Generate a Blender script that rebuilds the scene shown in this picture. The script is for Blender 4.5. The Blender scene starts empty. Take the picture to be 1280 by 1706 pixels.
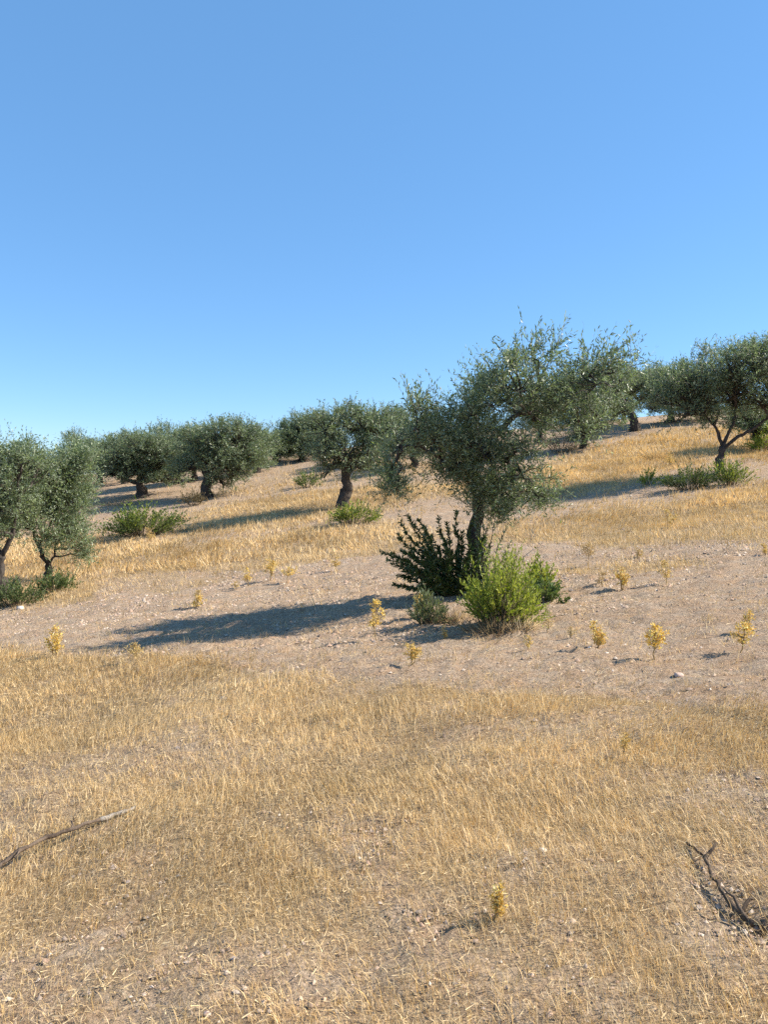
import bpy, math, random
import numpy as np
from mathutils import Vector

# ------------------------------------------------------------------ camera, sky, sun, exposure
sc = bpy.context.scene
F_PX, IW, IH, HORIZON = 1300.0, 1280.0, 1706.0, 800.0        # photo measures: focal length, size, eye-level line
PITCH = math.atan((IH / 2 - HORIZON) / F_PX)
CAM = np.array([0.0, 0.0, 1.6])
cam_d = bpy.data.cameras.new('camera')
cam_d.sensor_fit = 'VERTICAL'; cam_d.sensor_height = 36.0; cam_d.lens = 36.0 * F_PX / IH
cam_d.clip_start = 0.05; cam_d.clip_end = 12000
cam = bpy.data.objects.new('camera', cam_d); sc.collection.objects.link(cam)
cam.location = CAM; cam.rotation_euler = (math.radians(90) - PITCH, 0, 0)
sc.camera = cam

SUN_TO = Vector((1.28, 0.15, 1.0)).normalized()
SUN_EL = math.asin(SUN_TO.z); SUN_AZ = math.atan2(SUN_TO.x, SUN_TO.y)
world = bpy.data.worlds.new('World'); sc.world = world; world.use_nodes = True
wn = world.node_tree; wn.nodes.clear()
sky = wn.nodes.new('ShaderNodeTexSky'); sky.sky_type = 'NISHITA'; sky.sun_disc = False
sky.sun_elevation = SUN_EL; sky.sun_rotation = SUN_AZ
sky.altitude = 100; sky.air_density = 0.85; sky.dust_density = 0.0; sky.ozone_density = 4.0
bg = wn.nodes.new('ShaderNodeBackground'); bg.inputs['Strength'].default_value = 0.125
wo = wn.nodes.new('ShaderNodeOutputWorld')
hs = wn.nodes.new('ShaderNodeHueSaturation'); hs.inputs['Saturation'].default_value = 1.10; hs.inputs['Hue'].default_value = 0.498
ev = wn.nodes.new('ShaderNodeMixRGB'); ev.inputs[0].default_value = 0.52; ev.inputs[2].default_value = (0.74, 1.80, 3.45, 1)   # evens out the clear sky
wn.links.new(sky.outputs[0], hs.inputs['Color']); wn.links.new(hs.outputs[0], ev.inputs[1]); wn.links.new(ev.outputs[0], bg.inputs[0]); wn.links.new(bg.outputs[0], wo.inputs[0])

sun_d = bpy.data.lights.new('sun', 'SUN'); sun_d.energy = 5.0; sun_d.angle = math.radians(0.53)
sun_d.color = (1.0, 0.92, 0.79)
sun = bpy.data.objects.new('sun', sun_d); sc.collection.objects.link(sun)
sun.rotation_euler = (-SUN_TO).to_track_quat('-Z', 'Y').to_euler(); sun.location = (30, 8, 25)

sc.view_settings.view_transform = 'Standard'; sc.view_settings.look = 'None'
sc.view_settings.gamma = 1; sc.view_settings.use_curve_mapping = False
sc.view_settings.exposure = 0.97
sc.render.engine = 'CYCLES'
sc.cycles.max_bounces = 6; sc.cycles.transparent_max_bounces = 4
sc.cycles.use_denoising = False

R = np.random.default_rng(7)
col = sc.collection

# ------------------------------------------------------------------ small maths
def unit(a):
    return a / np.maximum(np.linalg.norm(a, axis=-1, keepdims=True), 1e-9)

def hash2(ix, iy, s):
    h = (ix.astype(np.int64) * 374761393 + iy.astype(np.int64) * 668265263 + s * 982451653) & 0xffffffff
    h = ((h ^ (h >> 13)) * 1274126177) & 0xffffffff
    return ((h ^ (h >> 16)) & 0xffffff) / float(0xffffff)

def vnoise(x, y, s=0):
    x = np.asarray(x, float); y = np.asarray(y, float)
    ix = np.floor(x); iy = np.floor(y); fx = x - ix; fy = y - iy
    fx = fx * fx * (3 - 2 * fx); fy = fy * fy * (3 - 2 * fy)
    a = hash2(ix, iy, s); b = hash2(ix + 1, iy, s); c = hash2(ix, iy + 1, s); d = hash2(ix + 1, iy + 1, s)
    return (a + (b - a) * fx) * (1 - fy) + (c + (d - c) * fx) * fy

def fbm(x, y, s=0, o=3):
    t = 0; a = 1; n = 0
    for k in range(o):
        t = t + a * vnoise(x * 2 ** k + 17.3 * k, y * 2 ** k - 9.1 * k, s + k); n += a; a *= .5
    return t / n

KY = np.array([-40, -5, 0, 6, 11.6, 15, 18.6, 25, 35, 42, 47, 53, 60, 70, 95, 150, 400, 9000.])
KZ = np.array([1.2, .1, 0, -.12, -.20, -.12, .12, .75, 1.9, 2.85, 3.5, 4.05, 4.35, 3.9, 0, -8, -22, -22.])
def cspl(y):                                                   # smooth rise of the slope with distance
    out = 0
    for dy, w in ((-1.6, .25), (0, .5), (1.6, .25)):
        out = out + w * np.interp(y + dy, KY, KZ)
    return out

def H0(x, y):
    return .11 * 40 * np.tanh(x / 40) + cspl(y)

def H(x, y):
    x = np.asarray(x, float); y = np.asarray(y, float)
    fade = np.clip(1 - (np.hypot(x, y) - 60) / 40, 0, 1)
    b = (fbm(x * .35, y * .45, 3, 2) - .5) * .16 + (fbm(x * 1.6, y * 2.2, 5, 3) - .5) * .07
    b = b + (fbm(x * 7, y * 7, 9, 2) - .5) * .028 * np.clip(1.4 - y / 25, 0, 1)
    return H0(x, y) + b * fade

def at(px, py, lift=0.0, maxd=70):
    """ground point seen at a place in the photo"""
    u = (px - IW / 2) / F_PX; v = (IH / 2 - py) / F_PX
    cp, sp = math.cos(PITCH), math.sin(PITCH)
    d = np.array([u, cp + v * sp, -sp + v * cp])
    t = np.concatenate([np.arange(.8, 20, .02), np.arange(20, maxd, .05)])
    P = CAM[None] + d[None] * t[:, None]
    below = P[:, 2] < H(P[:, 0], P[:, 1])
    k = int(np.argmax(below)) if below.any() else len(t) - 1
    p = P[k].copy(); p[2] = H(p[0], p[1]) + lift
    return p

def inpoly(x, y, poly):
    r = np.zeros(x.shape, bool); n = len(poly); j = n - 1
    for i in range(n):
        xi, yi = poly[i]; xj, yj = poly[j]
        if yi != yj:
            c = ((yi > y) != (yj > y)) & (x < (xj - xi) * (y - yi) / (yj - yi) + xi)
            r ^= c
        j = i
    return r

# ------------------------------------------------------------------ where dry grass stands on the slope
def gp(pts, extra=()):
    return [tuple(at(a, b)[:2]) for a, b in pts] + list(extra)
GRASS = [
    (gp([(-500, 1070), (0, 1086), (300, 1098), (450, 1120), (620, 1140), (800, 1150), (1000, 1168), (1280, 1180), (1800, 1200)],
        [(14, 2), (9, -4), (-9, -4), (-12, 2)]), 1.0),
    (gp([(-500, 985), (60, 1012), (150, 1000), (180, 962), (420, 950), (640, 925), (720, 895), (640, 870), (480, 884), (340, 905), (220, 892), (-500, 890)]), .9),
    (gp([(820, 902), (1000, 910), (1280, 897), (1800, 885), (1800, 795), (1280, 806), (1130, 835), (1000, 852), (890, 868), (820, 880)]), 1.0),
    (gp([(300, 893), (330, 852), (430, 832), (540, 815), (700, 806), (800, 812), (640, 845), (530, 868), (400, 885)]), .85),
    (gp([(860, 835), (890, 785), (960, 757), (1100, 717), (1200, 712), (1800, 700), (1800, 770), (1185, 762), (1060, 800), (960, 826)]), 1.0),
    (gp([(340, 830), (400, 806), (520, 776), (700, 770), (760, 790), (540, 806), (430, 825)]), .45),
    (gp([(920, 953), (1000, 937), (1150, 934), (1160, 945), (1000, 957)]), .75),
    (gp([(180, 975), (260, 962), (420, 958), (300, 985)]), .5),
]
STICK_PX = ([(-40, 1496), (0, 1470), (80, 1420), (140, 1392), (180, 1370), (226, 1350)],
            [(1146, 1412), (1170, 1432), (1186, 1470), (1210, 1508), (1246, 1546), (1268, 1545), (1300, 1540)])
STICKS = [np.array([at(a, b)[:2] for a, b in l]) for l in STICK_PX]
RUTS = [np.array([at(a, b)[:2] for a, b in l]) for l in ([(560, 1370), (620, 1440), (700, 1540), (790, 1640), (850, 1720)], [(880, 1430), (930, 1530), (960, 1620), (1010, 1720)],
        [(1120, 1330), (1170, 1420), (1210, 1580), (1230, 1720)], [(1230, 1290), (1280, 1370), (1340, 1480)])]
PATCHES = [(*at(px, py)[:2], rx, ry, w) for (px, py, rx, ry, w) in ((480, 1640, .42, .26, .92), (140, 1560, .34, .2, .75), (330, 1600, .3, .12, .6), (180, 1700, .3, .15, .7), (610, 1400, .25, .3, .7), (800, 1225, .7, .3, .7),
           (870, 1440, .25, .25, .6), (740, 1560, .2, .3, .6), (1220, 1570, .22, .4, .7), (420, 1180, .8, .2, .5),
           (930, 1660, .3, .25, .6), (200, 1440, .35, .15, .5), (60, 1640, .3, .2, .5))]
def grass_mask(x, y):
    wx = x + (fbm(x * 1.1, y * 1.1, 21, 3) - .5) * .9 * np.clip(y / 12, .4, 2)
    wy = y + (fbm(x * 1.1, y * 1.1, 31, 3) - .5) * 1.0 * np.clip(y / 12, .4, 2.2)
    m = np.full(np.shape(x), .10)
    for poly, w in GRASS:
        m = np.where(inpoly(wx, wy, poly), np.maximum(m, w), m)
    p = fbm(x * .8, y * .8, 41, 3)
    q = fbm(x * 2.7, y * 2.7, 47, 2)
    near = np.clip((9.5 - y) / 3, 0, 1)
    m = m * (1 - near * np.clip((.44 - p) * 6.0, 0, .6)) * (1 - .4 * np.clip((.42 - q) * 6, 0, 1))
    def patch(cx, cy, rx, ry):
        return np.exp(-(((x - cx) / rx) ** 2 + ((y - cy) / ry) ** 2))
    for (cx, cy, rx, ry, w) in PATCHES:
        m = m * (1 - w * patch(cx, cy, rx, ry))
    for line in RUTS:
        for a, b in zip(line[:-1], line[1:]):
            d = b - a; t = np.clip(((x - a[0]) * d[0] + (y - a[1]) * d[1]) / (d @ d), 0, 1)
            q = np.hypot(x - a[0] - t * d[0], y - a[1] - t * d[1])
            m = m * (1 - .62 * np.exp(-(q / .085) ** 2) * np.clip(fbm(x * 3, y * 3, 55, 2) * 2.6 - .5, 0, 1))
    for line in STICKS:
        for a, b in zip(line[:-1], line[1:]):
            d = b - a; t = np.clip(((x - a[0]) * d[0] + (y - a[1]) * d[1]) / (d @ d), 0, 1)
            q = np.hypot(x - a[0] - t * d[0], (y - a[1] - t * d[1]) + .06)
            m = m * (1 - .6 * np.exp(-(q / .06) ** 2))
    return np.clip(m, 0, 1)

# ------------------------------------------------------------------ materials
def mat(name):
    m = bpy.data.materials.new(name); m.use_nodes = True
    nt = m.node_tree; nt.nodes.clear()
    out = nt.nodes.new('ShaderNodeOutputMaterial')
    return m, nt, out
def N(nt, typ, **kw):
    n = nt.nodes.new(typ)
    for k, v in kw.items():
        setattr(n, k, v)
    return n

def leaf_mat(name, trans=.25, rough=.5, spec=.35, tint=(1, 1, 1)):
    m, nt, out = mat(name)
    a = N(nt, 'ShaderNodeAttribute', attribute_name='col')
    p = N(nt, 'ShaderNodeBsdfPrincipled'); p.inputs['Roughness'].default_value = rough
    p.inputs['Specular IOR Level'].default_value = spec
    nt.links.new(a.outputs['Color'], p.inputs['Base Color'])
    t = N(nt, 'ShaderNodeBsdfTranslucent')
    mx = N(nt, 'ShaderNodeMixRGB', blend_type='MULTIPLY'); mx.inputs[0].default_value = 1
    mx.inputs[2].default_value = (*tint, 1)
    nt.links.new(a.outputs['Color'], mx.inputs[1]); nt.links.new(mx.outputs[0], t.inputs['Color'])
    s = N(nt, 'ShaderNodeMixShader'); s.inputs[0].default_value = trans
    nt.links.new(p.outputs[0], s.inputs[1]); nt.links.new(t.outputs[0], s.inputs[2])
    nt.links.new(s.outputs[0], out.inputs[0])
    return m
M_LEAF = leaf_mat('olive_leaf', .36, .42, .45, (1.1, 1.2, .75))
M_GREEN = leaf_mat('shrub_leaf', .32, .55, .25, (1.2, 1.2, .6))
M_STRAW = leaf_mat('straw', .25, .6, .2, (1.1, 1.05, .8))

def bark_mat(name, c0, c1):
    m, nt, out = mat(name)
    tc = N(nt, 'ShaderNodeTexCoord'); mp = N(nt, 'ShaderNodeMapping'); mp.inputs['Scale'].default_value = (1, 1, .35)
    n1 = N(nt, 'ShaderNodeTexNoise'); n1.inputs['Scale'].default_value = 22; n1.inputs['Detail'].default_value = 6; n1.inputs['Roughness'].default_value = .7
    cr = N(nt, 'ShaderNodeValToRGB')
    cr.color_ramp.elements[0].position = .32; cr.color_ramp.elements[1].position = .7
    cr.color_ramp.elements[0].color = (*c0, 1); cr.color_ramp.elements[1].color = (*c1, 1)
    p = N(nt, 'ShaderNodeBsdfPrincipled'); p.inputs['Roughness'].default_value = .9; p.inputs['Specular IOR Level'].default_value = .15
    b = N(nt, 'ShaderNodeBump'); b.inputs['Strength'].default_value = .8; b.inputs['Distance'].default_value = .02
    L = nt.links.new
    L(tc.outputs['Object'], mp.inputs[0]); L(mp.outputs[0], n1.inputs['Vector']); L(n1.outputs[0], cr.inputs[0])
    L(cr.outputs[0], p.inputs['Base Color']); L(n1.outputs[0], b.inputs['Height']); L(b.outputs[0], p.inputs['Normal']); L(p.outputs[0], out.inputs[0])
    return m
M_BARK = bark_mat('olive_bark', (.022, .018, .015), (.115, .095, .08))
M_STICK = bark_mat('dead_wood', (.045, .03, .022), (.2, .15, .11))
M_PALESTICK = bark_mat('bleached_wood', (.2, .17, .14), (.42, .37, .31))
M_CHAR = bark_mat('dark_root', (.03, .022, .017), (.15, .11, .08))

def stone_mat(name):
    m, nt, out = mat(name)
    a = N(nt, 'ShaderNodeAttribute', attribute_name='col')
    n1 = N(nt, 'ShaderNodeTexNoise'); n1.inputs['Scale'].default_value = 60; n1.inputs['Detail'].default_value = 4
    mx = N(nt, 'ShaderNodeMixRGB', blend_type='OVERLAY'); mx.inputs[0].default_value = .5
    p = N(nt, 'ShaderNodeBsdfPrincipled'); p.inputs['Roughness'].default_value = .92; p.inputs['Specular IOR Level'].default_value = .2
    tc = N(nt, 'ShaderNodeTexCoord'); nt.links.new(tc.outputs['Object'], n1.inputs['Vector'])
    nt.links.new(a.outputs['Color'], mx.inputs[1]); nt.links.new(n1.outputs[0], mx.inputs[2])
    nt.links.new(mx.outputs[0], p.inputs['Base Color']); nt.links.new(p.outputs[0], out.inputs[0])
    return m
M_STONE = stone_mat('stone')

def ground_mat():
    m, nt, out = mat('dry_soil_and_straw_litter'); L = nt.links.new
    tc = N(nt, 'ShaderNodeTexCoord')
    def noise(scale, det=4, rough=.6, stretch=None):
        n = N(nt, 'ShaderNodeTexNoise'); n.inputs['Scale'].default_value = scale; n.inputs['Detail'].default_value = det; n.inputs['Roughness'].default_value = rough
        if stretch:
            mp = N(nt, 'ShaderNodeMapping'); mp.inputs['Scale'].default_value = stretch
            L(tc.outputs['Object'], mp.inputs[0]); L(mp.outputs[0], n.inputs['Vector'])
        else:
            L(tc.outputs['Object'], n.inputs['Vector'])
        return n
    def ramp(src, stops):
        r = N(nt, 'ShaderNodeValToRGB'); e = r.color_ramp.elements
        while len(e) < len(stops): e.new(.5)
        for k, (p, c) in enumerate(stops):
            e[k].position = p; e[k].color = (*c, 1)
        L(src, r.inputs[0]); return r
    def mix(f, a, b, typ='MIX'):
        x = N(nt, 'ShaderNodeMixRGB', blend_type=typ)
        for s, v in ((0, f), (1, a), (2, b)):
            if hasattr(v, 'is_output'): L(v, x.inputs[s])
            elif isinstance(v, (int, float)): x.inputs[s].default_value = v
            else: x.inputs[s].default_value = (*v, 1)
        return x.outputs[0]
    big = noise(.5, 3); mid = noise(3.2, 4, .65, (1, 1.8, 1)); fine = noise(34, 5, .75); grit = noise(110, 3, .7)
    soil = ramp(fine.outputs[0], [(.26, (.15, .108, .075)), (.45, (.35, .262, .185)), (.6, (.47, .36, .26)), (.8, (.62, .50, .38))]).outputs[0]
    red = ramp(mid.outputs[0], [(.42, (0, 0, 0)), (.68, (1, 1, 1))]).outputs[0]
    soil = mix(red, soil, mix(1.0, soil, (1.04, .90, .80), 'MULTIPLY'))
    grey = ramp(big.outputs[0], [(.45, (0, 0, 0)), (.62, (.7, .7, .7))]).outputs[0]
    soil = mix(grey, soil, mix(1.0, soil, (.88, .87, .88), 'MULTIPLY'))
    straw = ramp(fine.outputs[0], [(.28, (.15, .095, .055)), (.5, (.36, .25, .14)), (.75, (.56, .42, .25))]).outputs[0]
    g = N(nt, 'ShaderNodeAttribute', attribute_name='grass')
    mm = N(nt, 'ShaderNodeMath', operation='MULTIPLY_ADD'); L(mid.outputs[0], mm.inputs[0]); mm.inputs[1].default_value = .8; mm.inputs[2].default_value = -.4
    ad = N(nt, 'ShaderNodeMath', operation='ADD', use_clamp=True); L(g.outputs['Fac'], ad.inputs[0]); L(mm.outputs[0], ad.inputs[1])
    c = mix(ad.outputs[0], soil, straw)
    c = mix(.55, c, ramp(grit.outputs[0], [(.3, (.25, .25, .25)), (.5, (.5, .5, .5)), (.72, (.72, .70, .66))]).outputs[0], 'OVERLAY')
    p = N(nt, 'ShaderNodeBsdfPrincipled'); p.inputs['Roughness'].default_value = .95; p.inputs['Specular IOR Level'].default_value = .1
    L(c, p.inputs['Base Color'])
    b1 = N(nt, 'ShaderNodeBump'); b1.inputs['Strength'].default_value = 1; b1.inputs['Distance'].default_value = .03; L(fine.outputs[0], b1.inputs['Height'])
    b2 = N(nt, 'ShaderNodeBump'); b2.inputs['Strength'].default_value = .8; b2.inputs['Distance'].default_value = .05; L(mid.outputs[0], b2.inputs['Height']); L(b1.outputs[0], b2.inputs['Normal'])
    L(b2.outputs[0], p.inputs['Normal']); L(p.outputs[0], out.inputs[0])
    return m
M_GROUND = ground_mat()

# ------------------------------------------------------------------ mesh building
class MB:
    def __init__(s): s.v = []; s.t = []; s.c = []; s.n = 0
    def add(s, V, T, C):
        V = np.asarray(V, float).reshape(-1, 3); T = np.asarray(T, np.int64).reshape(-1, 3)
        C = np.broadcast_to(np.asarray(C, float), (len(V), 3))
        s.v.append(V); s.t.append(T + s.n); s.c.append(C); s.n += len(V)
    def build(s, name, material, parent=None, smooth=False, origin=None):
        V = np.concatenate(s.v); T = np.concatenate(s.t); C = np.concatenate(s.c)
        if origin is not None: V = V - np.asarray(origin)[None]
        me = bpy.data.meshes.new(name)
        me.vertices.add(len(V)); me.vertices.foreach_set('co', V.astype(np.float32).ravel())
        me.loops.add(len(T) * 3); me.loops.foreach_set('vertex_index', T.astype(np.int32).ravel())
        me.polygons.add(len(T)); me.polygons.foreach_set('loop_start', np.arange(0, len(T) * 3, 3, dtype=np.int32))
        me.polygons.foreach_set('loop_total', np.full(len(T), 3, dtype=np.int32))
        if smooth: me.polygons.foreach_set('use_smooth', np.ones(len(T), bool))
        a = me.attributes.new('col', 'FLOAT_COLOR', 'POINT')
        a.data.foreach_set('color', np.concatenate([C, np.ones((len(C), 1))], 1).astype(np.float32).ravel())
        me.update(); me.validate()
        me.materials.append(material)
        o = bpy.data.objects.new(name, me); col.objects.link(o)
        if parent is not None: o.parent = parent
        elif origin is not None: o.location = origin
        return o

def empty(name, loc, label, cat, group=None):
    o = bpy.data.objects.new(name, None); col.objects.link(o); o.location = loc
    o.empty_display_size = .2
    return tag(o, label, cat, group)
def tag(o, label, cat, group=None, kind=None):
    o['label'] = label; o['category'] = cat
    if group: o['group'] = group
    if kind: o['kind'] = kind
    return o

def tube(mb, P, rad, sides=8, c=(.1, .08, .06), rough=0.0, seed=0, cap=True):
    P = np.asarray(P, float); rad = np.asarray(rad, float); n = len(P)
    tan = unit(np.gradient(P, axis=0)); ref = np.array([0, 1., 0.])
    if abs(tan[:, 1]).mean() > .8: ref = np.array([1., 0, 0])
    a = unit(np.cross(tan, ref[None])); b = np.cross(tan, a)
    th = np.arange(sides) * 2 * math.pi / sides
    rr = rad[:, None] * np.ones((n, sides))
    if rough:
        zz = np.arange(n)[:, None] * .55
        rr = rr * (1 + rough * (vnoise(np.cos(th)[None] * 1.6 + seed * 3.7 + zz, np.sin(th)[None] * 1.6 + zz * .3, seed) - .5) * 2
                   + rough * .6 * (vnoise(th[None] * 2.2 + 0 * zz, zz * 1.9, seed + 5) - .5) * 2)
    V = P[:, None] + rr[..., None] * (np.cos(th)[None, :, None] * a[:, None] + np.sin(th)[None, :, None] * b[:, None])
    T = []
    for i in range(n - 1):
        for j in range(sides):
            k = (j + 1) % sides
            q = [i * sides + j, i * sides + k, (i + 1) * sides + k, (i + 1) * sides + j]
            T += [[q[0], q[1], q[2]], [q[0], q[2], q[3]]]
    V = V.reshape(-1, 3)
    if cap:
        V = np.concatenate([V, P[:1], P[-1:]]); e0, e1 = len(V) - 2, len(V) - 1
        for j in range(sides):
            k = (j + 1) % sides
            T += [[e0, k, j], [e1, (n - 1) * sides + j, (n - 1) * sides + k]]
    mb.add(V, T, c)

def curve(p0, p1, bend, n=8, seed=0, wig=.04):
    r = np.random.default_rng(seed); t = np.linspace(0, 1, n)[:, None]
    p0 = np.asarray(p0, float); p1 = np.asarray(p1, float); m = (p0 + p1) / 2 + np.asarray(bend)
    P = (1 - t) ** 2 * p0 + 2 * t * (1 - t) * m + t * t * p1
    w = r.normal(0, wig, (n, 3)) * np.linalg.norm(p1 - p0); w[0] = 0; w[-1] = 0
    return P + w

def spikes(mb, P, D, Ln, wd, C):
    """thin three-sided shoots, vectorised"""
    n = len(P); D = unit(D); ref = np.where(np.abs(D[:, 2:3]) > .8, np.array([[1., 0, 0]]), np.array([[0, 0, 1.]]))
    a = unit(np.cross(D, ref)); b = np.cross(D, a); w = np.asarray(wd).reshape(-1, 1) * np.ones((n, 1))
    V = np.stack([P + a * w, P - a * w * .5 + b * w * .87, P - a * w * .5 - b * w * .87, P + D * np.asarray(Ln).reshape(-1, 1)], 1).reshape(-1, 3)
    k = np.arange(n)[:, None] * 4
    T = np.concatenate([k + np.array([[0, 1, 3]]), k + np.array([[1, 2, 3]]), k + np.array([[2, 0, 3]])])
    mb.add(V, T, np.repeat(np.broadcast_to(C, (n, 3)), 4, 0))

def leaves(mb, r, P, D, Ln, wd, C, fold=.25):
    """diamond leaves with a folded midrib"""
    n = len(P); D = unit(D)
    s = unit(np.cross(D, unit(r.normal(size=(n, 3))))); nn = np.cross(D, s)
    Ln = np.asarray(Ln).reshape(-1, 1) * np.ones((n, 1)); wd = np.asarray(wd).reshape(-1, 1) * np.ones((n, 1))
    mid = P + D * Ln * .45
    V = np.stack([P, mid + s * wd + nn * wd * fold, P + D * Ln, mid - s * wd + nn * wd * fold], 1).reshape(-1, 3)
    k = np.arange(n)[:, None] * 4
    T = np.concatenate([k + np.array([[0, 1, 2]]), k + np.array([[0, 2, 3]])])
    mb.add(V, T, np.repeat(C, 4, 0))

OLIVE = np.array([[.085, .125, .060], [.145, .19, .10], [.21, .26, .145], [.31, .36, .24], [.46, .50, .39], [.23, .28, .085]])
OLIVE_W = np.array([.24, .28, .22, .14, .06, .06])
def palette(r, n, pal, w, jit=.15):
    k = r.choice(len(pal), n, p=w / w.sum())
    return np.clip(pal[k] * (1 + r.normal(0, jit, (n, 1))), .01, .9)

def twigs(mb, r, P, D, Ln, nl, leaf, wid, pal, pw, twc=(.10, .085, .06), tw=.0035, spread=.9, up=.15):
    n = len(P); D = unit(D)
    spikes(mb, P, D, Ln, tw, np.array(twc))
    t = (np.tile((np.arange(nl) + .6) / nl, (n, 1)) + r.normal(0, .03, (n, nl))).reshape(-1, 1)
    PP = np.repeat(P, nl, 0) + np.repeat(D * Ln[:, None], nl, 0) * t
    rad = unit(r.normal(size=(n * nl, 3)))
    DD = unit(np.repeat(D, nl, 0) * .75 + rad * spread + np.array([[0, 0, up]]))
    L = leaf * r.uniform(.65, 1.2, n * nl)
    base = palette(r, n, pal, pw, .12)                       # each shoot keeps some tone of its own
    C = .45 * np.repeat(base, nl, 0) + .55 * palette(r, n * nl, pal, pw, .12)
    leaves(mb, r, PP, DD, L, L * wid, C)

# ------------------------------------------------------------------ ground
def graded(edges):
    out = []
    for a, b, st in edges: out += list(np.arange(a, b, st))
    return np.array(out + [edges[-1][1]])
ys = graded([(-3000, -400, 500), (-400, -40, 60), (-40, -4, 4), (-4, 1, .25), (1, 6, .055), (6, 14, .085), (14, 30, .18), (30, 60, .5), (60, 120, 4), (120, 400, 30), (400, 6000, 500)])
xs = graded([(-5000, -400, 500), (-400, -60, 40), (-60, -22, 3), (-22, -8, .25), (-8, -3, .11), (-3, 3, .065), (3, 8, .11), (8, 24, .25), (24, 60, 3), (60, 400, 40), (400, 5000, 500)])
X, Y = np.meshgrid(xs, ys)
Z = H(X, Y); GM = grass_mask(X, Y)
clod = ((fbm(X * 16, Y * 16, 61, 2) - .5) * .075 + np.maximum(0, fbm(X * 2.2 + Y * .3, Y * 5.5, 63, 3) - .56) * .28 * np.clip(Y - 8, 0, 1)) * (1 - GM) * np.clip(1.3 - Y / 22, 0, 1) * (np.abs(X) < 10) * (Y > 1)
V = np.stack([X, Y, Z + clod], -1).reshape(-1, 3)
ny, nx = X.shape
i = (np.arange(ny - 1)[:, None] * nx + np.arange(nx - 1)[None]).ravel()
T = np.concatenate([np.stack([i, i + 1, i + nx + 1], 1), np.stack([i, i + nx + 1, i + nx], 1)])
g = MB(); g.add(V, T, (.3, .24, .19)); ground = g.build('ground', M_GROUND, smooth=True)
at_ = ground.data.attributes.new('grass', 'FLOAT', 'POINT'); at_.data.foreach_set('value', GM.ravel().astype(np.float32))
ground['kind'] = 'structure'; ground['label'] = 'dry sloping ground of bare pinkish soil and straw'; ground['category'] = 'ground'

# ------------------------------------------------------------------ dry grass (one uncountable mass)
STRAW = np.array([[.66, .485, .25], [.57, .40, .195], [.75, .585, .35], [.43, .295, .15], [.42, .335, .24], [.66, .43, .16]])
STRAW_W = np.array([.3, .24, .16, .17, .07, .06])
HOT_W = np.array([.28, .2, .16, .06, .0, .4])
def scatter(n, y0, y1, spread=.62, pad=.8):
    """points on the slope inside the widening strip that the place shows, with room to step aside"""
    y = np.sqrt(R.uniform(y0 ** 2, y1 ** 2, n)); x = R.uniform(-1, 1, n) * (spread * y + pad)
    return x, y
def grass_band(mb, n, y0, y1, h0, h1, w, tuft, hot=0.0, power=1.3):
    x, y = scatter(n // tuft, y0, y1)
    sj = .22 * np.clip(y / 10, .5, 2.5)
    keep = R.uniform(size=len(x)) < grass_mask(x + R.normal(0, 1, len(x)) * sj, y + R.normal(0, 1, len(x)) * sj * 1.6) ** power
    x = x[keep]; y = y[keep]
    tone = fbm(x * .9, y * .9, 77, 3)
    k = len(x) * tuft
    hs = np.repeat(R.uniform(.6, 1.25, len(x)) * (.55 + .9 * fbm(x * 1.3, y * 1.3, 71, 2)), tuft)
    hotm = np.repeat(np.clip((y - 17) / 8, 0, 1) * (x > 2), tuft) * hot
    tone = np.repeat(tone, tuft)
    sp = .035 * (1 + y1 / 14)
    x = np.repeat(x, tuft) + R.normal(0, sp, k); y = np.repeat(y, tuft) + R.normal(0, sp, k)
    z = H(x, y) - .012
    L = (h0 + (h1 - h0) * R.uniform(size=k) ** 1.5) * hs
    lean = R.normal(0, .27, (k, 2)) + np.stack([(fbm(x * .6, y * .6, 81, 2) - .5) * 1.0, (fbm(x * .6, y * .6, 85, 2) - .5) * .9], 1)
    D = unit(np.concatenate([lean, np.ones((k, 1))], 1))
    C = palette(R, k, STRAW, STRAW_W, .13)
    Ch = palette(R, k, STRAW, HOT_W, .1)
    C = C * (1 - hotm[:, None]) + Ch * hotm[:, None]
    C = C * (.62 + .8 * tone)[:, None]
    P = np.stack([x, y, z], 1)
    th = R.uniform(0, math.pi, k); s = np.stack([np.cos(th), np.sin(th), 0 * th], 1)
    ww = w * R.uniform(.6, 1.4, k)[:, None]
    m = P + D * (L * .55)[:, None]; tip = P + unit(D + np.concatenate([lean * .6, np.zeros((k, 1))], 1)) * L[:, None]
    if y0 > 10:                                                # far blades are single slivers
        mb.add(np.stack([P - s * ww, P + s * ww, tip], 1).reshape(-1, 3), np.arange(k * 3).reshape(-1, 3), np.repeat(C, 3, 0)); return
    V = np.stack([P - s * ww, P + s * ww, m - s * ww * .7, m + s * ww * .7, tip], 1).reshape(-1, 3)
    q = np.arange(k)[:, None] * 5
    T = np.concatenate([q + np.array([[0, 1, 3]]), q + np.array([[0, 3, 2]]), q + np.array([[2, 3, 4]])])
    mb.add(V, T, np.repeat(C, 5, 0))
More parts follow.
